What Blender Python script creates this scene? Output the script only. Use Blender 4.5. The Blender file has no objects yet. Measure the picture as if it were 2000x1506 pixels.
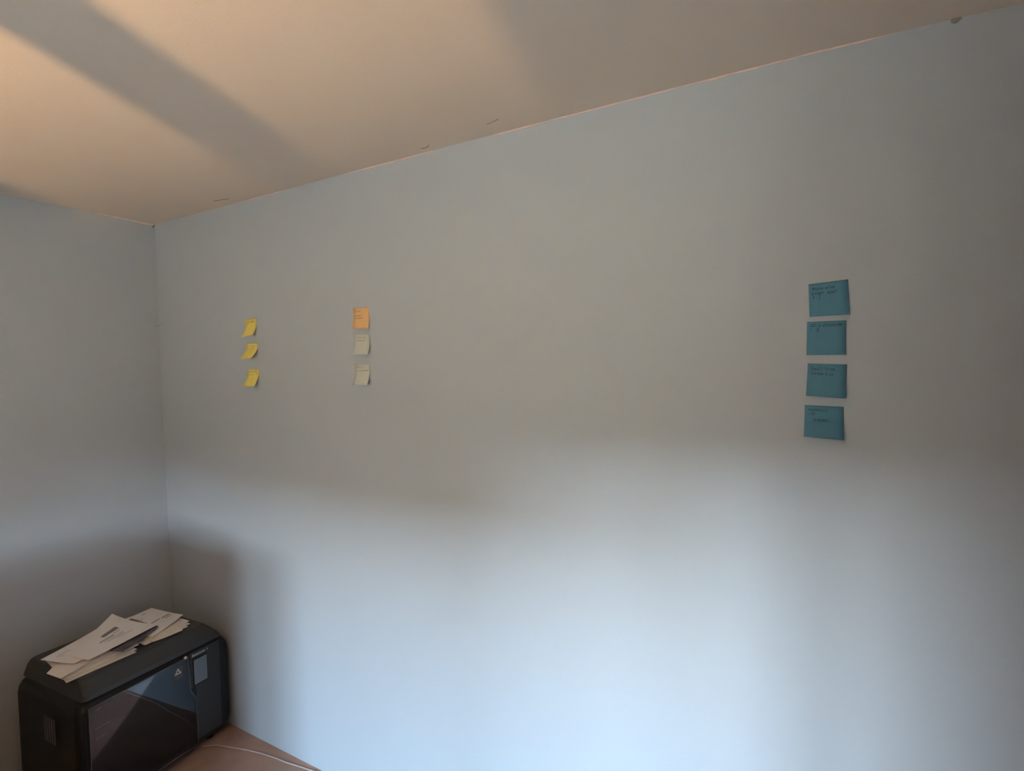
import bpy, bmesh, math, random
from mathutils import Vector, Matrix

sc = bpy.context.scene
col = sc.collection
H = 2.263                      # ceiling height

# ------------------------------------------------------------------ camera
CAM = Vector((2.7207, -1.4134, 1.5891))
RV = Vector((0.867948, 0.496336, -0.017808))
UV = Vector((-0.00593, 0.046209, 0.998914))
FV = Vector((-0.49662, 0.8669, -0.04305))
cd = bpy.data.cameras.new('camera')
cam = bpy.data.objects.new('camera', cd)
col.objects.link(cam)
cam.matrix_world = Matrix(((RV.x, UV.x, -FV.x, CAM.x), (RV.y, UV.y, -FV.y, CAM.y),
                           (RV.z, UV.z, -FV.z, CAM.z), (0, 0, 0, 1)))
cd.sensor_width = 36
cd.lens = 1064.04 / 2000 * 36
cd.clip_start = 0.02
sc.camera = cam

# ------------------------------------------------------------------ sky, lamps, exposure
WIN = dict(x0=1.8712, x1=2.656, z0=0.828, z1=1.78, y=-3.05)
SKY = 82.1
w = bpy.data.worlds.new('world')
sc.world = w
w.use_nodes = True
nt = w.node_tree
bg = nt.nodes['Background']
tc = nt.nodes.new('ShaderNodeTexCoord')
sep = nt.nodes.new('ShaderNodeSeparateXYZ')
ramp = nt.nodes.new('ShaderNodeValToRGB')
nt.links.new(tc.outputs['Generated'], sep.inputs[0])
nt.links.new(sep.outputs['Z'], ramp.inputs[0])
nt.links.new(ramp.outputs[0], bg.inputs[0])
e = ramp.color_ramp.elements
e[0].position = 0.14; e[0].color = (0.689, 0.81, 0.877, 1)
e[1].position = 0.9; e[1].color = (0.095, 0.18, 0.292, 1)
m_ = e.new(0.34); m_.color = (0.248, 0.396, 0.538, 1)
bg.inputs[1].default_value = SKY

def area(name, loc, size, size_y, power, color, aim, portal=False):
    l = bpy.data.lights.new(name, 'AREA')
    l.shape = 'RECTANGLE'; l.size = size; l.size_y = size_y
    l.energy = power; l.color = color
    o = bpy.data.objects.new(name, l)
    col.objects.link(o)
    o.location = loc
    d = Vector(aim) - Vector(loc)
    o.rotation_euler = d.to_track_quat('-Z', 'Y').to_euler()
    if portal:
        l.cycles.is_portal = True
    return o

wc = ((WIN['x0'] + WIN['x1']) / 2, WIN['y'] - 0.12, (WIN['z0'] + WIN['z1']) / 2)
area('window_portal', wc, WIN['x1'] - WIN['x0'], WIN['z1'] - WIN['z0'], 1, (1, 1, 1), (wc[0], 0, wc[2]), True)
# added warm lamp outside the window, standing in for sunlight bounced onto the ceiling
sb = area('bounce_stand_in', (2.806, -4.38, 0.13), 0.03, 0.40, 53.4, (1, 0.608, 0.265), (1.2, -0.9, 2.26))
sb.data.spread = math.radians(130)
sl = bpy.data.lights.new('sun', 'SUN'); sl.energy = 73.0; sl.color = (1, 0.826, 0.395); sl.angle = 0.01
so = bpy.data.objects.new('sun', sl); col.objects.link(so); so.rotation_euler = (math.radians(50), 0, math.radians(15))
so.rotation_euler = Vector((0.25, -1, -0.8)).to_track_quat('-Z', 'Y').to_euler()
sc.view_settings.view_transform = 'Standard'
sc.view_settings.look = 'None'
sc.view_settings.gamma = 1
sc.view_settings.use_curve_mapping = False
sc.view_settings.exposure = 1.54
sc.cycles.max_bounces = 10
sc.cycles.diffuse_bounces = 7
sc.cycles.use_denoising = True
sc.cycles.sample_clamp_indirect = 4

# ------------------------------------------------------------------ helpers
def mat(name, color, rough=0.8, bump=0, scale=200, var=0, spec=0.3, metal=0, vscale=3):
    m = bpy.data.materials.new(name)
    m.use_nodes = True
    n = m.node_tree; p = n.nodes['Principled BSDF']
    p.inputs['Base Color'].default_value = (*color, 1)
    p.inputs['Roughness'].default_value = rough
    p.inputs['Specular IOR Level'].default_value = spec
    p.inputs['Metallic'].default_value = metal
    t = n.nodes.new('ShaderNodeTexCoord')
    if var:
        ns = n.nodes.new('ShaderNodeTexNoise'); ns.inputs['Scale'].default_value = vscale
        ns.inputs['Detail'].default_value = 5
        r = n.nodes.new('ShaderNodeValToRGB')
        r.color_ramp.elements[0].position = 0.3; r.color_ramp.elements[1].position = 0.7
        r.color_ramp.elements[0].color = (*[c * (1 - var) for c in color], 1)
        r.color_ramp.elements[1].color = (*[min(1, c * (1 + var)) for c in color], 1)
        n.links.new(t.outputs['Object'], ns.inputs['Vector'])
        n.links.new(ns.outputs[0], r.inputs[0]); n.links.new(r.outputs[0], p.inputs['Base Color'])
    if bump:
        nb = n.nodes.new('ShaderNodeTexNoise'); nb.inputs['Scale'].default_value = scale
        nb.inputs['Detail'].default_value = 3
        b = n.nodes.new('ShaderNodeBump'); b.inputs['Strength'].default_value = bump
        b.inputs['Distance'].default_value = 0.002
        n.links.new(t.outputs['Object'], nb.inputs['Vector'])
        n.links.new(nb.outputs[0], b.inputs['Height']); n.links.new(b.outputs[0], p.inputs['Normal'])
    return m

def mesh_obj(name, verts, faces, m, parent=None, smooth=False):
    me = bpy.data.meshes.new(name)
    me.from_pydata([tuple(v) for v in verts], [], faces)
    me.update()
    bm = bmesh.new(); bm.from_mesh(me)
    bmesh.ops.recalc_face_normals(bm, faces=bm.faces)
    bm.to_mesh(me); bm.free()
    if smooth:
        for p in me.polygons: p.use_smooth = True
    if m: me.materials.append(m)
    o = bpy.data.objects.new(name, me)
    col.objects.link(o)
    if parent: o.parent = parent
    return o

def empty(name, loc=(0, 0, 0), rz=0):
    o = bpy.data.objects.new(name, None)
    o.empty_display_size = 0.05
    col.objects.link(o); o.location = loc; o.rotation_euler = (0, 0, rz)
    return o

def tag(o, label=None, cat=None, group=None, kind=None):
    if label: o['label'] = label
    if cat: o['category'] = cat
    if group: o['group'] = group
    if kind: o['kind'] = kind
    return o

def boxdata(x0, x1, y0, y1, z0, z1):
    v = [(x0, y0, z0), (x1, y0, z0), (x1, y1, z0), (x0, y1, z0),
         (x0, y0, z1), (x1, y0, z1), (x1, y1, z1), (x0, y1, z1)]
    f = [(0, 3, 2, 1), (4, 5, 6, 7), (0, 1, 5, 4), (1, 2, 6, 5), (2, 3, 7, 6), (3, 0, 4, 7)]
    return v, f

class MB:
    def __init__(s): s.v = []; s.f = []
    def add(s, v, f):
        n = len(s.v); s.v += [tuple(a) for a in v]; s.f += [tuple(i + n for i in q) for q in f]
        return s
    def box(s, *a): return s.add(*boxdata(*a))
    def build(s, name, m, parent=None, smooth=False): return mesh_obj(name, s.v, s.f, m, parent, smooth)

def bevel(o, w, seg=2):
    b = o.modifiers.new('bevel', 'BEVEL'); b.width = w; b.segments = seg; b.limit_method = 'ANGLE'
    return o

def tube_data(pts, r, n=8):
    pts = [Vector(p) for p in pts]; v = []; f = []
    for i, p in enumerate(pts):
        d = (pts[min(i + 1, len(pts) - 1)] - pts[max(i - 1, 0)]).normalized()
        a = d.orthogonal().normalized() if abs(d.z) > .9 else Vector((-d.y, d.x, 0)).normalized()
        b = d.cross(a)
        for k in range(n):
            t = 2 * math.pi * k / n
            v.append(p + r * (math.cos(t) * a + math.sin(t) * b))
    for i in range(len(pts) - 1):
        for k in range(n):
            f.append((i * n + k, i * n + (k + 1) % n, (i + 1) * n + (k + 1) % n, (i + 1) * n + k))
    f.append(tuple(range(n))); f.append(tuple((len(pts) - 1) * n + k for k in range(n)))
    return v, f

def rring(x0, x1, y0, y1, r, z, n=5):
    out = []
    for cx, cy, a0 in ((x1 - r, y1 - r, 0), (x0 + r, y1 - r, 90), (x0 + r, y0 + r, 180), (x1 - r, y0 + r, 270)):
        for k in range(n + 1):
            a = math.radians(a0 + 90 * k / n)
            out.append((cx + r * math.cos(a), cy + r * math.sin(a), z))
    return out

def loft(rings):
    v = []; f = []; n = len(rings[0])
    for r in rings: v += r
    for i in range(len(rings) - 1):
        for k in range(n):
            f.append((i * n + k, i * n + (k + 1) % n, (i + 1) * n + (k + 1) % n, (i + 1) * n + k))
    f.append(tuple(reversed(range(n)))); f.append(tuple((len(rings) - 1) * n + k for k in range(n)))
    return v, f

# ------------------------------------------------------------------ setting
M_wall = mat('wall_paint', (0.55, 0.59, 0.64), 0.75, bump=0.25, scale=260, var=0.012, spec=0.25, vscale=2.2)
M_ceil = mat('ceiling_paint', (0.83, 0.725, 0.625), 0.9, bump=0.2, scale=300, var=0.012, spec=0.15, vscale=2)
M_floor = mat('floor_laminate', (0.40, 0.235, 0.17), 0.5, var=0.12, spec=0.4, vscale=9)
M_caulk = mat('bare_plaster', (0.95, 0.74, 0.70), 0.8, var=0.08, vscale=40)
M_gap = mat('dark_gap', (0.05, 0.045, 0.04), 0.9)
M_white = mat('white_frame', (0.75, 0.75, 0.73), 0.5)
M_wood = mat('dark_wood', (0.16, 0.09, 0.05), 0.6)

XE = [(-0.3, 2.260), (0.0, 2.260), (0.45, 2.2615), (0.84, 2.2636), (1.3, 2.2664), (1.67, 2.2667), (2.0, 2.2663), (2.37, 2.2652),
      (2.7, 2.2635), (2.94, 2.2575), (3.04, 2.2528), (3.2, 2.250), (5.0, 2.250)]
def ztop(x):
    for (a, za), (b, zb) in zip(XE, XE[1:]):
        if a <= x <= b: return za + (zb - za) * (x - a) / (b - a)
    return 2.25
RX = 4.4            # right end of the room
WY = WIN['y']
rnd = random.Random(4)

# main wall (y = 0): a thin slab whose face follows slightly wavy plaster
def wall_main():
    v = []; f = []
    xs = [-0.05] + [i * 0.1 for i in range(0, int(RX * 10) + 1)]
    for x in xs:
        v += [(x, 0, 0), (x, 0, ztop(x) + 0.002), (x, 0.12, ztop(x) + 0.002), (x, 0.12, 0)]
    for i in range(len(xs) - 1):
        a = i * 4; b = a + 4
        f += [(a, b, b + 1, a + 1), (a + 1, b + 1, b + 2, a + 2), (a + 2, b + 2, b + 3, a + 3), (a + 3, b + 3, b, a)]
    f += [(0, 1, 2, 3), tuple(len(v) - 4 + k for k in (3, 2, 1, 0))]
    return tag(mesh_obj('wall_right', v, f, M_wall), kind='structure')
wall_main()
# left wall, its corner edge wanders a few millimetres
def wall_left():
    v = []; f = []
    zs = [i * H / 24 for i in range(25)]
    off = {0.489: -.006, .9767: .004, 1.27: -.002, 1.78: .004, 2.02: .003}
    for z in zs:
        o = 0.0035 * math.sin(z * 3.1) + 0.0015 * math.sin(z * 11)
        if z > 2.2: o = 0
        v += [(o, 0.02, z), (0, -0.12, z), (0, WY, z), (-0.12, WY, z), (-0.12, 0.02, z)]
    for i in range(24):
        for k in range(5):
            a = i * 5; b = a + 5; k2 = (k + 1) % 5
            f.append((a + k, a + k2, b + k2, b + k))
    f += [tuple(range(5)), tuple(len(v) - 5 + k for k in range(5))]
    return tag(mesh_obj('wall_left', v, f, M_wall), kind='structure')
wall_left()
tag(MB().box(RX, RX + .1, WY, 0.1, 0, H).build('wall_far_right', M_wall), kind='structure')
W = WIN
tag(MB().box(-.12, W['x0'], WY - .15, WY, 0, H + .1).box(W['x1'], RX + .1, WY - .15, WY, 0, H + .1)
    .box(W['x0'], W['x1'], WY - .15, WY, 0, W['z0']).box(W['x0'], W['x1'], WY - .15, WY, W['z1'], H + .1)
    .build('wall_back', M_wall), kind='structure')
# ceiling follows the old plaster line
def ceiling():
    xs = [-0.12] + [i * 0.1 for i in range(0, int(RX * 10) + 1)] + [RX + .1]; v = []; f = []
    ys = [0.12, 0.0, -0.25, -0.8, WY - .15]
    for x in xs:
        for y in ys:
            k = max(0, 1 + y / 0.8) if y < 0 else 1
            v.append((x, y, H + (ztop(x) - H) * k))
        for y in ys: v.append((x, y, H + 0.12))
    n = len(ys)
    for i in range(len(xs) - 1):
        a = i * 2 * n; b = a + 2 * n
        for j in range(n - 1):
            f.append((a + j, a + j + 1, b + j + 1, b + j)); f.append((a + n + j, b + n + j, b + n + j + 1, a + n + j + 1))
        f.append((a, b, b + n, a + n)); f.append((a + n - 1, a + 2 * n - 1, b + 2 * n - 1, b + n - 1))
    for a in (0, (len(xs) - 1) * 2 * n):
        for j in range(n - 1): f.append((a + j, a + j + 1, a + n + j + 1, a + n + j))
    return tag(mesh_obj('ceiling', v, f, M_ceil), kind='structure')
ceil = ceiling()
tag(MB().box(-.12, RX + .1, WY - .15, 0.12, -.1, 0).build('floor', M_floor), kind='structure')

# window behind the photographer
wf = MB()
y0, y1 = WY - .11, WY - .05
for a in ((W['x0'], W['x0'] + .04, W['z0'], W['z1']), (W['x1'] - .04, W['x1'], W['z0'], W['z1']),
          (W['x0'], W['x1'], W['z0'], W['z0'] + .04), (W['x0'], W['x1'], W['z1'] - .04, W['z1'])):
    wf.box(a[0], a[1], y0, y1, a[2], a[3])
wf.box(2.274, 2.348, y0, y1, W['z0'], W['z1'])
tag(wf.build('window_1', M_white), kind='structure')

# outside: ground, and unseen skyline blocks with heights set to shape the window light
M_out = mat('outside_ground', (0.45, 0.36, 0.27), 0.9)
M_skyline = mat('skyline_blocks', (0.09, 0.08, 0.065), 0.9)
tag(MB().box(-20, 25, -30, WY - .4, -.5, -.3).build('floor_outside', M_out), kind='structure')
sk = MB()
for x0, x1, h in ((-20, 2.4, 2.5), (2.4, 6.2, 3.08), (6.2, 8.4, 2.9), (8.4, 26, 3.5)):
    sk.box(x0, x1, -11, -10.2, -.3, h)
tag(sk.build('wall_outside', M_skyline), kind='structure')

# made-up furniture out of view, added to shade the left corner and right wall
def added_dresser():
    for name, lab, cat, x, w_, top, nd in (('added_dresser', 'added light blocker shaped like a low dark drawer unit, out of view on the left', 'added_dresser', 0.50, .74, 0.92, 3),
                                           ('added_tall_chest', 'added light blocker shaped like a taller drawer unit, out of view beside the low one', 'added_chest', 1.13, .50, 1.17, 4)):
        r = empty(name, (x, -1.586, 0)); tag(r, lab, cat)
        h = w_ / 2
        bevel(MB().box(-h, h, -.24, .24, .06, top).build('carcass', M_wood, r), .006)
        dh = (top - .10) / nd
        for k in range(nd):
            d = bevel(MB().box(-h + .02, h - .02, .24, .26, .08 + k * dh, .06 + (k + 1) * dh).build('drawer', M_wood, r), .004)
            MB().box(-.05, 0.05, .26, .28, .06 + (k + .5) * dh, .08 + (k + .5) * dh).build('handle', M_white, d)
        for x_ in (-h + .02, h - .06):
            for y in (-.2, .16): MB().box(x_, x_ + .04, y, y + .04, 0, .07).build('leg', M_wood, r)
def added_wardrobe():  # added out of view to darken the right end of the wall
    wx, wh = 3.18, 2.1
    r = empty('added_wardrobe', (wx, -1.92, 0)); tag(r, 'added light blocker shaped like a tall dark cupboard, out of view on the right', 'added_wardrobe')
    MB().box(-.54, .54, -.3, .3, .05, wh).build('carcass', M_wood, r)
    for s in (0, 1):
        d = MB().box(-.53 + s * .54, -.01 + s * .54, .3, .32, .08, wh - .03).build('door', M_wood, r)
        MB().box(-.05 + s * .08, -.03 + s * .08, .32, .34, 1.0, 1.15).build('handle', M_white, d)
    for x in (-.50, .45):
        for y in (-.28, .22): MB().box(x, x + .05, y, y + .05, 0, .06).build('leg', M_wood, r)
    bh = 1.66  # lower unit added beside it to soften the shadow edge on the ceiling
    r = empty('added_bookcase', (wx - .60, -1.92, 0)); tag(r, 'added light blocker shaped like narrow dark shelves, out of view beside the tall one', 'added_bookcase')
    MB().box(-.055, .055, -.3, -.285, .0, bh).build('back_panel', M_wood, r)
    for x in (-.055, .04): MB().box(x, x + .015, -.285, .28, 0, bh).build('side_panel', M_wood, r)
    for k in range(5): MB().box(-.04, .04, -.285, .28, .03 + k * (bh - .05) / 4, .05 + k * (bh - .05) / 4).build('shelf', M_wood, r)
added_dresser(); added_wardrobe()

# ------------------------------------------------------------------ pen strokes (tiny stroke alphabet, unit = x height 4)
GL = {
 'a': ['43,23,12,11,20,30,41 44,40'], 'b': ['16,10,40,44,14'], 'c': ['43,14,11,20,40'], 'd': ['46,40 44,14,10,40'],
 'e': ['12,42,44,14,10,40'], 'f': ['46,26,20 14,44'], 'g': ['44,14,11,41 44,4a,1a'], 'h': ['16,10 13,24,44,40'],
 'i': ['24,20 26,25'], 'j': ['34,3a,1a'], 'k': ['16,10 44,12,40'], 'l': ['26,20,30'], 'm': ['10,14 13,23,20 23,43,40'],
 'n': ['10,14 13,34,43,40'], 'o': ['14,44,40,10,14'], 'p': ['14,1a 14,44,41,11'], 'r': ['10,14 12,34,44'],
 's': ['44,14,12,42,40,10'], 't': ['26,20,40 14,44'], 'u': ['14,10,40 44,40'], 'v': ['14,30,44'], 'w': ['14,20,32,40,54'],
 'x': ['14,40 44,10'], 'y': ['14,31 44,1a'], 'z': ['14,44,10,40'],
 'A': ['10,36,50 23,43'], 'B': ['10,16,46,43,13 43,50,10'], 'C': ['46,16,10,40'], 'E': ['46,16,10,40 13,33'], 'F': ['46,16,10 13,33'],
 'K': ['16,10 46,13,40'], 'L': ['16,10,40'], 'M': ['10,16,33,56,50'], 'P': ['10,16,46,43,13'], 'U': ['16,10,40,46'], 'X': ['16,40 46,10'],
 '4': ['36,12,42 36,30'], '8': ['16,46,40,10,16 13,43'], '1': ['26,20'], '&': ['40,15,36,11,20,42'], '.': ['20,21'], ',': ['20,1a'],
 '?': ['15,26,45,32,31 30,20'], '!': ['26,22 20,21'], ' ': [''],
}
def strokes(text):
    out = []; x = 0
    for ch in text:
        for s in GL.get(ch, ['']):
            for st in s.split():
                pts = []
                for p in st.split(','):
                    yy = -2 if p[1] == 'a' else int(p[1])
                    pts.append((x + int(p[0]) - 1, yy))
                out.append(pts)
        x += 4 if ch in ' .,1il!' else 5.2
    return out, x

def ink_mesh(lines, width, fn, wob=0.0, seed=1):
    """lines: (text, u0, v0, total width, x height); fn maps u, v to a 3-D point just above the surface."""
    r = random.Random(seed); V = []; F = []
    for text, u0, v0, tw, xh in lines:
        st, n = strokes(text); kx = tw / n; ky = xh / 4
        slope = r.uniform(-.03, .05) if wob else 0
        for pts in st:
            P = []
            for (px, py) in pts:
                jx, jy = (r.uniform(-wob, wob), r.uniform(-wob, wob)) if wob else (0, 0)
                P.append(Vector((u0 + px * kx + jx, v0 + py * ky + jy + px * kx * slope)))
            for a, b in zip(P, P[1:]):
                d = b - a
                if d.length < 1e-7: continue
                q = Vector((-d.y, d.x)).normalized() * width / 2
                e = d.normalized() * width * .3
                i = len(V)
                for c in (a - e + q, a - e - q, b + e - q, b + e + q): V.append(fn(c.x, c.y))
                F.append((i, i + 1, i + 2, i + 3))
    return V, F

# ------------------------------------------------------------------ sticky notes
def note_mat(name, c):
    return mat(name, c, 0.75, var=0.03, vscale=30, spec=0.2)
NM = {'yellow': note_mat('yellow_paper', (1.0, 0.82, 0.23)), 'orange': note_mat('orange_paper', (1.0, 0.60, 0.28)),
      'grey': note_mat('pale_grey_paper', (0.72, 0.74, 0.66)), 'blue': note_mat('teal_blue_paper', (0.115, 0.29, 0.40))}
M_pen = mat('pen_ink', (0.03, 0.03, 0.05), 0.6)
M_penb = mat('pen_ink_brown', (0.36, 0.23, 0.13), 0.6)

def sticky(tl, tr, bl, br, colour, lines, label, group, fold=0.28, sharp=1.6, inkw=0.0007, ink=None, seed=1):
    """tl, tr: (x, z) on the wall; bl, br: (x, y, z) of the lifted lower corners."""
    TL = Vector((tl[0], -.0006, tl[1])); TR = Vector((tr[0], -.0006, tr[1]))
    BL = Vector(bl); BR = Vector(br)
    BL.y = min(BL.y, -.003); BR.y = min(BR.y, -.003)
    org = (TL + TR) / 2
    def S(u, v, off=0.0):                     # u left to right, v from the bottom (0) to the top (1)
        t = 1 - v
        top = TL.lerp(TR, u); bot = BL.lerp(BR, u)
        k = 0 if t < fold else ((t - fold) / (1 - fold)) ** sharp
        lin = top.lerp(bot, t)
        # x drift follows the lift, z runs almost straight down
        p = Vector((top.x + (bot.x - top.x) * t, top.y + (bot.y - top.y) * k, lin.z))
        p.y -= off
        return p - org
    N = 12; v = []; f = []
    for side in (0, 1):
        for j in range(N + 1):
            for i in range(5): v.append(S(i / 4, 1 - j / N, 0.00018 * side))
    n = 5 * (N + 1)
    for s in (0, n):
        for j in range(N):
            for i in range(4):
                a = s + j * 5 + i; f.append((a, a + 1, a + 6, a + 5))
    rim = list(range(5)) + [5 * j + 4 for j in range(1, N + 1)] + [5 * N + i for i in (3, 2, 1, 0)] + [5 * j for j in range(N - 1, 0, -1)]
    for a, b in zip(rim, rim[1:] + rim[:1]): f.append((a, b, b + n, a + n))
    r = empty('sticky_note', org)
    tag(r, label, 'sticky note', group)
    mesh_obj('paper', v, f, NM[colour], r, smooth=True)
    V, F = ink_mesh(lines, inkw / .075, lambda a, b: S(a, b, 0.0005), wob=.006, seed=seed)
    tag(mesh_obj('handwriting', V, F, ink or M_pen, r), kind='stuff')
    return r
GY = 'yellow sticky notes in the column nearest the corner'
sticky((.6462, 1.7810), (.7214, 1.7863), (.6552, -.0238, 1.7104), (.7282, -.0248, 1.7158), 'yellow',
       [('Event ideas', .10, .80, .72, .055), ('for', .12, .66, .2, .05)],
       'yellow sticky note nearest the corner, topmost of its three, lower edge lifting', GY, ink=M_penb, seed=3)
sticky((.6504, 1.6850), (.7235, 1.6847), (.6560, -.0345, 1.6224), (.7330, -.0386, 1.6212), 'yellow',
       [('Fix the date', .12, .78, .66, .06), ('in winter', .1, .62, .7, .05)],
       'yellow sticky note in the middle, bent farthest off the wall', GY, fold=.3, sharp=1.15, ink=M_penb, seed=4)
sticky((.6522, 1.5772), (.7254, 1.5786), (.6560, -.0265, 1.5093), (.7305, -.0275, 1.5091), 'yellow',
       [('Attend ideas', .06, .82, .8, .06), ('venue   14', .12, .65, .78, .06)],
       'yellow sticky note at the bottom, below the most sharply bent one', GY, fold=.25, sharp=1.3, ink=M_penb, seed=5)
sticky((1.2631, 1.7898), (1.3410, 1.7884), (1.2713, -.0140, 1.7170), (1.3463, -.0125, 1.7146), 'orange',
       [('Kick off', .10, .80, .42, .06), ('present', .10, .60, .45, .055), ('framework', .08, .48, .52, .05)],
       'bright orange sticky note above the two pale grey ones', None, ink=M_penb, seed=6)
GG = 'pale grey sticky notes under the orange one'
sticky((1.2643, 1.6980), (1.3385, 1.6949), (1.2723, -.0200, 1.6266), (1.3488, -.0219, 1.6240), 'grey',
       [('Event big', .12, .80, .66, .07), ('framework', .12, .66, .62, .055)],
       'pale grey sticky note directly below the orange note', GG, ink=M_penb, seed=7)
sticky((1.2611, 1.5921), (1.3356, 1.5902), (1.2680, -.0190, 1.5173), (1.3418, -.0203, 1.5183), 'grey',
       [('Also & a', .14, .81, .52, .06), ('a l achievement', .16, .64, .80, .055)],
       'pale grey sticky note lowest in the orange note\'s column', GG, ink=M_penb, seed=8)
GB = 'teal blue sticky notes on the right'
sticky((2.6893, 1.7528), (2.7659, 1.7575), (2.6918, -.003, 1.6790), (2.7695, -.009, 1.6800), 'blue',
       [('Mission action', .10, .80, .58, .05), ('present  about?', .08, .66, .66, .06), ('A . C', .10, .53, .22, .07)],
       'teal blue sticky note topmost of four, tilted up to the right', GB, sharp=1.5, seed=9)
sticky((2.6872, 1.6680), (2.7631, 1.6680), (2.6861, -.0040, 1.5931), (2.7632, -.0040, 1.5920), 'blue',
       [('UX? in discussion', .10, .84, .80, .055), ('1   8', .10, .69, .22, .075)],
       'teal blue sticky note second from top of four, lying flattest', GB, seed=10)
sticky((2.6892, 1.5738), (2.7653, 1.5705), (2.6859, -.0170, 1.5012), (2.7634, -.0161, 1.4961), 'blue',
       [('Email from', .10, .80, .62, .065), ('stream & us', .10, .66, .58, .06), ('.', .46, .28, .06, .05)],
       'teal blue sticky note third from top, between two other blue notes', GB, seed=11)
sticky((2.6835, 1.4789), (2.7592, 1.4767), (2.6820, -.0240, 1.4092), (2.7601, -.0204, 1.4045), 'blue',
       [('Aesthetics!', .10, .82, .52, .055), ('LAB', .10, .68, .18, .06), ('probably ,', .26, .50, .44, .055)],
       'teal blue sticky note at the bottom of four, lower edge lifted', GB, seed=12)

# ------------------------------------------------------------------ boxy printing machine in the corner
TH = 0.06
PO = Vector((0.48, -0.06, 0))
def P(d, u, z):                                   # machine frame to world
    return Vector((PO.x + d * math.cos(TH) + u * math.sin(TH), PO.y + d * math.sin(TH) - u * math.cos(TH), z))
M_body = mat('black_plastic', (0.014, 0.0145, 0.015), 0.5, bump=0.2, scale=700, spec=0.35)
M_front = mat('lit_panel_plastic', (0.040, 0.041, 0.042), 0.45, bump=0.2, scale=700, spec=0.35)  # lighter than the housing: the front's stronger light put into its colour
M_lid = mat('lid_plastic', (0.052, 0.052, 0.052), 0.45, bump=0.25, scale=500, spec=0.4)
M_in = mat('inner_plastic', (0.012, 0.011, 0.011), 0.6)
M_steel = mat('rod_steel', (0.45, 0.46, 0.47), 0.3, metal=1)
M_trim = mat('trim_and_highlight_grey', (0.10, 0.10, 0.11), 0.35)  # also paints the highlight along the door's glass edge
M_print = mat('white_print', (0.62, 0.62, 0.60), 0.6)
M_warn = mat('warning_print', (0.66, 0.62, 0.56), 0.6)
M_lab = mat('label_film', (0.10, 0.09, 0.09), 0.5)
def glass_mat():
    m = bpy.data.materials.new('smoked_door'); m.use_nodes = True; n = m.node_tree
    n.nodes.remove(n.nodes['Principled BSDF'])
    g = n.nodes.new('ShaderNodeBsdfGlossy'); g.inputs['Roughness'].default_value = .02; g.inputs['Color'].default_value = (.95, .95, 1, 1)
    t = n.nodes.new('ShaderNodeBsdfTransparent'); t.inputs['Color'].default_value = (.66, .62, .60, 1)
    fr = n.nodes.new('ShaderNodeFresnel'); fr.inputs['IOR'].default_value = 1.62
    mx = n.nodes.new('ShaderNodeMixShader')
    n.links.new(fr.outputs[0], mx.inputs[0]); n.links.new(t.outputs[0], mx.inputs[1]); n.links.new(g.outputs[0], mx.inputs[2])
    n.links.new(mx.outputs[0], n.nodes['Material Output'].inputs[0])
    return m
M_glass = glass_mat()
M_screen = mat('glossy_screen', (0.012, 0.014, 0.018), 0.03, spec=1.0)
M_screen.node_tree.nodes['Principled BSDF'].inputs['IOR'].default_value = 1.95

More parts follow.
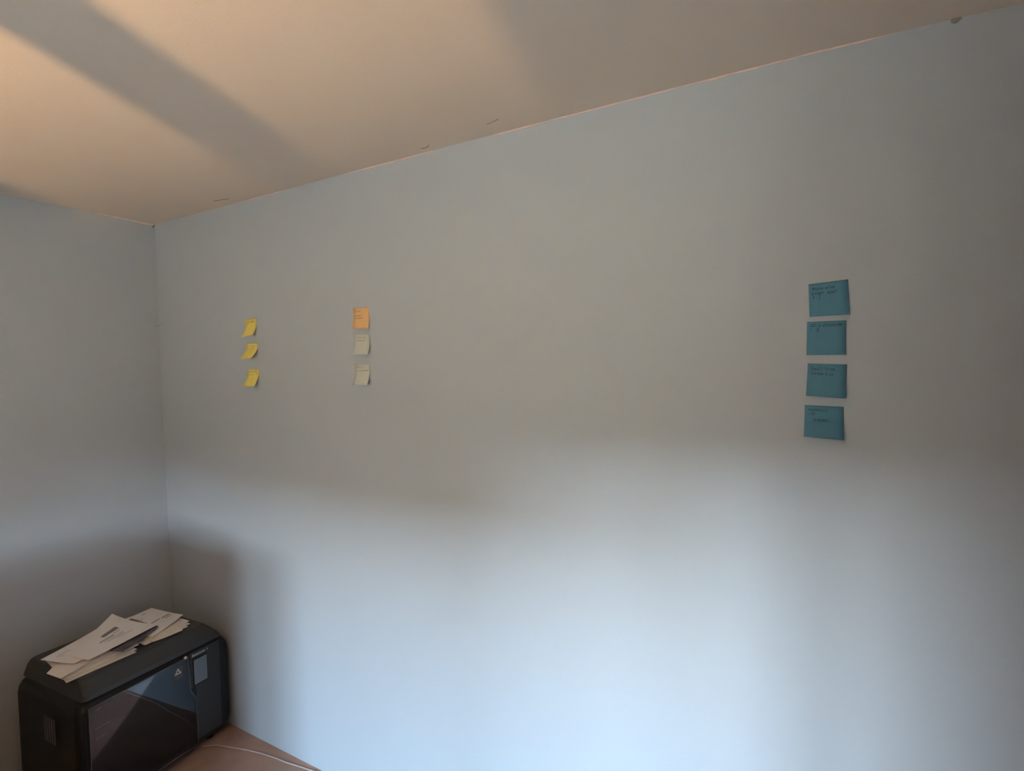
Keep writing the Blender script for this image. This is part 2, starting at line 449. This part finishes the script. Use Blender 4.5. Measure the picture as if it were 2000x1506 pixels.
def machine():
    r = empty('desktop_printer', PO, TH)
    tag(r, 'black boxy printing machine with a smoked glass door, standing on the floor in the corner', 'printer')
    X0, X1, Y0, Y1 = -.452, 0, -.527, .046           # local y = -u
    def ring(i, z, rr=.035): return rring(X0 + i, X1 - i, Y0 + i, Y1 - i, rr, z, 6)
    prof = [(.028, .018), (.010, .030), (.002, .050), (0, .08), (0, .375), (.003, .398), (.011, .416), (.024, .428), (.045, .434)]
    v, f = loft([ring(i, z) for i, z in prof])
    body = mesh_obj('housing', v, f, M_body, r)
    # hollow chamber behind the door
    cut = MB().box(-.40, .02, -.475, -.135, .062, .395).box(-.40, .02, -.475, -.112, .062, .235).box(-.40,-.02,-.49,-.05,.062,.395)
    c = mesh_obj('cutter', *boxdata(-.40, .02, -.478, -.150, .060, .398), None, r)
    c2 = mesh_obj('cutter', *boxdata(-.39, .02, -.475, -.128, .062, .228), None, r)
    for k in (c, c2):
        m = body.modifiers.new('b', 'BOOLEAN'); m.operation = 'DIFFERENCE'; m.object = k; m.solver = 'EXACT'
    bpy.context.view_layer.update()
    dg = bpy.context.evaluated_depsgraph_get()
    me = bpy.data.meshes.new_from_object(body.evaluated_get(dg))
    body.modifiers.clear(); old = body.data; body.data = me
    bpy.data.meshes.remove(old)
    for k in (c, c2): bpy.data.objects.remove(k)
    if not me.materials: me.materials.append(M_body)
    for p in me.polygons: p.use_smooth = False
    bevel(body, .002, 2)
    # lid: sloping shoulders up to a flat top
    L = [(-.445, -.014, -.505, .022, .430), (-.440, -.018, -.502, .014, .446), (-.428, -.040, -.497, -.008, .474),
         (-.418, -.052, -.492, -.022, .489), (-.410, -.060, -.486, -.030, .4945), (-.400, -.072, -.474, -.042, .495)]
    v, f = loft([rring(a, b, c_, d, .02, z, 5) for a, b, c_, d, z in L])
    mesh_obj('lid', v, f, M_lid, r)
    # door with a notch beside the screen
    out = [(-.497, .040), (-.117, .040), (-.117, .232), (-.138, .276), (-.145, .418), (-.497, .410)]
    def prism(pts, x0, x1):
        n = len(pts); V = [(x0, y, z) for y, z in pts] + [(x1, y, z) for y, z in pts]
        F = [tuple(range(n)), tuple(range(2 * n - 1, n - 1, -1))] + [(i, (i + 1) % n, (i + 1) % n + n, i + n) for i in range(n)]
        return V, F
    door = mesh_obj('door', *prism(out, .0015, .0055), M_glass, r)
    # thin grey strip round the door, painting the highlight on its glass edge
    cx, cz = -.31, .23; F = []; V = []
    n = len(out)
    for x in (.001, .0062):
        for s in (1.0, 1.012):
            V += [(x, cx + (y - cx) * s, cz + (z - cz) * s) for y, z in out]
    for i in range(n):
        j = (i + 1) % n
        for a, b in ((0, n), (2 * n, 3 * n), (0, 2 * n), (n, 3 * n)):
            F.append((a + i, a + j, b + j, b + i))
    t = mesh_obj('door_edge_highlight', V, F, M_trim, door)
    # printed warning sign on the glass
    w0 = MB().box(.0056, .0058, -.205, -.168, .350, .398).build('warning_label', M_lab, door)
    tri = []; 
    for ro in (1.0, .45):
        for k in range(3):
            a = math.radians(90 + 120 * k); tri.append((.0060, -.187 + .016 * ro * math.cos(a), .379 + .016 * ro * math.sin(a)))
    mesh_obj('warning_triangle', tri, [(0, 1, 4, 3), (1, 2, 5, 4), (2, 0, 3, 5)], M_warn, door)
    mesh_obj('hinge_cap', *loft([[(.0015 + h, -.154 + q * math.cos(a / 12 * 6.283), .421 + q * math.sin(a / 12 * 6.283)) for a in range(12)] for h, q in ((0, .006), (.004, .006), (.006, .004))]), M_print, r)
    # touch screen
    bevel(MB().box(-.002, .0012, -.113, -.006, .055, .283).box(-.002, .0012, -.134, -.006, .283, .425).build('front_panel', M_front, r), .001)  # thin plate added to carry the lighter front tone
    bz = bevel(MB().box(0.0, .0035, -.124, -.061, .284, .400).build('screen_bezel', M_in, r), .002)
    MB().box(.0036, .0046, -.121, -.065, .290, .393).build('touch_screen', M_screen, bz)
    V, F = ink_mesh([('Adventurer 4', 0, 0, .070, .0064)], .0017, lambda a, b: (.0022, -.126 + a, .408 + b))
    tag(mesh_obj('lettering', V, F, M_print, r), kind='stuff')
    # inside
    MB().box(-.36, -.05, -.44, -.17, .10, .108).build('print_bed', M_trim, r)
    for z, y1, y0_ in ((.318, -.425, -.474), (.283, -.440, -.474), (.387, -.452, -.470)):
        mesh_obj('filament_guide', *tube_data([(-.012, y0_, z), (-.012, y1, z + .002)], .0016, 8), M_print, r)
    mesh_obj('guide_rod', *tube_data([(-.2, -.476, .36), (-.2, -.15, .36)], .004, 8), M_steel, r)
    h = bevel(MB().box(-.24, -.15, -.33, -.27, .30, .37).build('print_head', M_lid, r), .005)
    mesh_obj('nozzle', *loft([rring(-.2, -.19, -.305, -.295, .004, .285), rring(-.205, -.185, -.31, -.29, .004, .301)]), M_steel, h)
    # grip and slots on the side facing the room
    g = MB()
    for k in range(5): g.box(-.20 + k * .016, -.192 + k * .016, -.5412, -.5395, .27, .36)
    g.build('side_vent', M_trim, r)
    for k in range(2):
        MB().box(-.10, -.055, -.5415, -.5395, .155 - k * .045, .159 - k * .045).build('side_slot', M_trim, r)
    for x in (-.40, -.055):
        for y in (-.48, -.03):
            v, f = loft([rring(x - .018, x + .018, y - .018, y + .018, .016, z) for z in (0, .022)])
            mesh_obj('foot', v, f, M_in, r)
machine()

# ------------------------------------------------------------------ papers on its lid
M_pap = mat('letter_paper', (0.95, 0.91, 0.87), 0.8, var=0.02, vscale=12)
M_pap2 = mat('cream_paper', (0.92, 0.83, 0.74), 0.8, var=0.03, vscale=14)
M_pap3 = mat('yellowed_paper', (0.88, 0.79, 0.64), 0.8, var=0.04, vscale=20)
M_mag = mat('dark_print_cover', (0.13, 0.10, 0.12), 0.4, var=0.35, vscale=26)
M_ink = mat('printed_grey', (0.26, 0.24, 0.25), 0.7)
GP = 'papers piled on the lid of the black machine'
def sheet(name, corners, z, m, label, cat='paper', lift=(0, 0, 0, 0), sag=0.0, thick=.0006, marks=(), seed=0, power=3):
    """corners (d, u): back-left, back-right, front-right, front-left."""
    rr = random.Random(seed)
    ph = rr.uniform(0, 6)
    C = [P(d, u, z) for d, u in corners]
    org = sum(C, Vector()) / 4
    def S(a, b, off=0):                       # a: left 0..right 1, b: back 0..front 1
        p = C[0].lerp(C[1], a).lerp(C[3].lerp(C[2], a), b)
        w = [(1 - a) * (1 - b), a * (1 - b), a * b, (1 - a) * b]
        zz = sum(l * (q ** power) for l, q in zip(lift, w))
        zz += sag * (math.sin(a * 5 + ph) * math.sin(b * 4 + ph) + 1) * .5
        return Vector((p.x, p.y, z + zz + off)) - org
    N = 10; v = []; f = []; n = (N + 1) ** 2
    for s in (0, 1):
        for j in range(N + 1):
            for i in range(N + 1): v.append(S(i / N, j / N, thick * s))
    for s in (0, n):
        for j in range(N):
            for i in range(N):
                q = s + j * (N + 1) + i; f.append((q, q + 1, q + N + 2, q + N + 1))
    M1 = N + 1
    rim = list(range(M1)) + [M1 * j + N for j in range(1, M1)] + [M1 * N + i for i in range(N - 1, -1, -1)] + [M1 * j for j in range(N - 1, 0, -1)]
    for a, b in zip(rim, rim[1:] + rim[:1]): f.append((a, b, b + n, a + n))
    if marks:
        r = empty(name, org); mesh_obj('page', v, f, m, r, smooth=False)
        V = []; F = []
        for a0, b0, a1, b1 in marks:
            K = 4; base = len(V)
            for k in range(K + 1):
                a = a0 + (a1 - a0) * k / K
                V.append(S(a, b0, thick + .0007)); V.append(S(a, b1, thick + .0007))
            for k in range(K): F.append((base + 2 * k, base + 2 * k + 2, base + 2 * k + 3, base + 2 * k + 1))
        tag(mesh_obj('printed_text', V, F, M_ink, r), kind='stuff')
    else:
        r = mesh_obj(name, v, f, m, None); 
        r.location = org
    tag(r, label, cat, GP)
    return r
zt = .4955
names = ['cream sheet at the very bottom of the left paper stack', 'white sheet second from the bottom of the left paper stack',
         'cream sheet third from the bottom of the left paper stack', 'white sheet fourth from the bottom of the left paper stack',
         'cream sheet fifth from the bottom of the left paper stack', 'white sheet lying highest of the plain sheets, left stack']
fr = [(-.072, .520, .294), (-.085, .507, .284), (-.088, .524, .300), (-.101, .512, .268), (-.108, .519, .258), (-.121, .508, .276)]
for k, (fd, ul, ur) in enumerate(fr):
    sheet('paper_sheet', ((-.31, .474 + .003 * k), (-.305, ur - .01), (fd, ur), (fd - .010, ul)), zt + k * .0034, (M_pap2, M_pap)[k % 2],
          names[k], sag=.0012, thick=.0013, seed=k, lift=(0, 0, 0, .001 * k))
sheet('paper_sheet', ((-.175, .537), (-.28, .42), (-.12, .40), (-.090, .532)), zt + 6.7 * .0034, M_pap2,
      'cream sheet poking out at the front left corner of the pile', sag=.001, seed=20, lift=(-.003, 0, 0, -.003), power=1.2)
# dark printed cover under the top pages
sheet('magazine', ((-.30, .40), (-.33, .17), (-.150, .165), (-.074, .340)), zt + .0250, M_mag,
      'dark printed magazine sticking out from under the top pages', 'magazine', sag=.002, thick=.003, seed=30)
# right stack
rs = [((-.36, .24), (-.372, .058), (-.088, .080), (-.10, .25)),
      ((-.36, .25), (-.378, .066), (-.100, .062), (-.09, .25)),
      ((-.36, .24), (-.370, .056), (-.120, .052), (-.12, .24)),
      ((-.37, .235), (-.380, .070), (-.135, .070), (-.12, .24))]
for k, c in enumerate(rs):
    sheet('paper_sheet', c, zt + k * .003, (M_pap, M_pap2)[k % 2], ('white sheet at the very bottom of the right paper stack', 'cream sheet second from the bottom of the right paper stack', 'white sheet third from the bottom of the right paper stack', 'cream sheet just under the printed letter, right paper stack')[k],
          sag=.0015, thick=.0012, seed=40 + k)
sheet('envelope', ((-.20, .215), (-.19, .09), (-.062, .118), (-.085, .225)), zt + .013, M_pap3,
      'yellowed crumpled envelope hanging towards the front edge of the lid', 'envelope', sag=.004, thick=.002, seed=50, lift=(0, 0, -.008, -.01), power=1)
sheet('printed_letter', ((-.365, .225), (-.378, .060), (-.165, .050), (-.10, .22)), zt + .018, M_pap,
      'printed letter with two dark bars, topmost on the right stack', 'paper', sag=.002, thick=.0008, seed=51, lift=(.004, 0, .006, 0),
      marks=[(.70, .62, .93, .655), (.72, .70, .93, .72), (.42, .60, .66, .63), (.15, .22, .45, .235), (.15, .28, .5, .292), (.2, .34, .46, .352), (.62, .12, .72, .14)])
# left top pages
sheet('printed_letter', ((-.275, .512), (-.365, .262), (-.165, .215), (-.135, .47)), zt + .0305, M_pap,
      'printed letter reaching farthest left, end jutting over the side of the lid', 'paper', sag=.002, seed=60, lift=(.002, .0, 0, 0),
      marks=[(.1, .25, .3, .262), (.12, .33, .42, .342)])
sheet('printed_letter', ((-.235, .455), (-.365, .225), (-.150, .165), (-.105, .44)), zt + .0345, M_pap,
      'printed letter on top of the left stack, back corner curled up to a point', 'paper', sag=.0025, seed=61, lift=(.0, .030, 0, 0), power=2.2,
      marks=[(.50, .30, .78, .40), (.36, .50, .60, .53), (.62, .46, .74, .475), (.40, .58, .72, .592), (.42, .64, .70, .652), (.55, .70, .80, .71)])

# ------------------------------------------------------------------ cord on the floor
cp = [(.42, -.15), (.47, -.128), (.517, -.114), (.539, -.109), (.591, -.091), (.65, -.073), (.725, -.056), (.793, -.046), (.863, -.040), (.928, -.030), (.995, -.020), (1.08, -.016), (1.3, -.014), (1.7, -.014)]
cp = [(.47, -.150)] + cp[2:]
tag(mesh_obj('cord', *tube_data([(x, y, .0028) for x, y in cp], .0026, 8), mat('cord_white', (0.56, 0.45, 0.41), 0.5), None, smooth=True),
    'thin pale cord lying on the brown floor along the wall', 'cord')

# ------------------------------------------------------------------ plaster line under the ceiling, cracks and marks
def strip(name, segs, m):
    V = []; F = []
    for pts in segs:
        b = len(V)
        for x, h in pts:
            z = ztop(x) - .0005
            V += [(x, -.0016, z), (x, -.0016, z - h), (x, .001, z - h), (x, .001, z)]
        for i in range(len(pts) - 1):
            for k in range(4): F.append((b + 4 * i + k, b + 4 * i + (k + 1) % 4, b + 4 * i + 4 + (k + 1) % 4, b + 4 * i + 4 + k))
        F += [(b, b + 1, b + 2, b + 3)]; e_ = b + 4 * (len(pts) - 1); F.append((e_, e_ + 1, e_ + 2, e_ + 3))
    return tag(mesh_obj(name, V, F, m), kind='structure')
rq = random.Random(7)
def wob(x0, x1, h0, h1, step=.03):
    out = []; x = x0
    while x <= x1:
        t = (x - x0) / (x1 - x0); out.append((x, max(.0006, (h0 + (h1 - h0) * t) * rq.uniform(.8, 1.5) * min(1, 6 * min(t, 1 - t) + .2)))); x += step
    return out
strip('trim_1', [wob(.60, .95, .0012, .0022), wob(1.22, 1.66, .0022, .0030), wob(1.86, 2.06, .0034, .003), wob(2.04, 2.42, .003, .0034), wob(2.40, 2.86, .0042, .0022)], M_caulk)
V = []; F = []
ys = [-.005, -.03, -.07, -.12, -.17, -.23]; hs = [.0085, .007, .0045, .0035, .0035, .001]
for y, h in zip(ys, hs): V += [(.0035, y, 2.2605), (.0035, y, 2.2605 - h), (-.001, y, 2.2605 - h), (-.001, y, 2.2605)]
for i in range(len(ys) - 1):
    for k in range(4): F.append((4 * i + k, 4 * i + (k + 1) % 4, 4 * i + 4 + (k + 1) % 4, 4 * i + 4 + k))
F += [(0, 1, 2, 3), tuple(4 * (len(ys) - 1) + k for k in range(4))]
tag(mesh_obj('trim_2', V, F, M_caulk), kind='structure')
def line_mark(name, pts, r, m, parent=None):
    return mesh_obj(name, *tube_data(pts, r, 5), m, parent)
M_crack = mat('dark_mark', (0.22, 0.17, 0.13), 0.95)  # dark brown for the ceiling cracks and marks
M_smudge = mat('smudge_grey', (0.32, 0.29, 0.27), 0.95)
M_web = mat('web_grey', (0.30, 0.30, 0.30), 0.9)
def onceil(x, y): return (x, y, H + (ztop(x) - H) * max(0, 1 + y / .8) - .0004)
for pts, rad in (([(.575, -.066), (.594, -.060), (.612, -.060), (.640, -.052), (.652, -.054)], .0009),
                 ([(1.615, -.034), (1.628, -.029), (1.641, -.032), (1.652, -.040)], .0012),
                 ([(1.885, -.071), (1.905, -.076), (1.93, -.082)], .0007)):
    line_mark('crack', [onceil(*p) for p in pts], rad, M_crack, ceil)
line_mark('crack', [(.004, -.002, 2.262), (.006, -.006, 2.252), (.003, -.010, 2.246)], .002, M_gap, ceil)
# grey smudge of dust by the ceiling on the right
V = []; F = []
for k in range(14):
    a = 6.283 * k / 14; q = rq.uniform(.7, 1.2)
    V.append((2.945 + .009 * q * math.cos(a) , -.0009, 2.2535 + .0055 * q * math.sin(a)))
F = [tuple(range(14))]
dust = mesh_obj('dust_clump', V, F, M_smudge)
s_ = dust.modifiers.new('s', 'SOLIDIFY'); s_.thickness = .003
tag(dust, 'small grey clump of dust where wall meets ceiling, far right', 'dust')
web = mesh_obj('cobweb', *tube_data([(-.004 + .006, -.022, 1.788), (.004, -.012, 1.7905), (.006, -.002, 1.786), (.012, -.0015, 1.793), (.018, -.0015, 1.797), (.030, -.0015, 1.796), (.042, -.0015, 1.800)], .0008, 5), M_web)
tag(web, 'small grey cobweb strand in the corner where the two walls meet', 'cobweb')
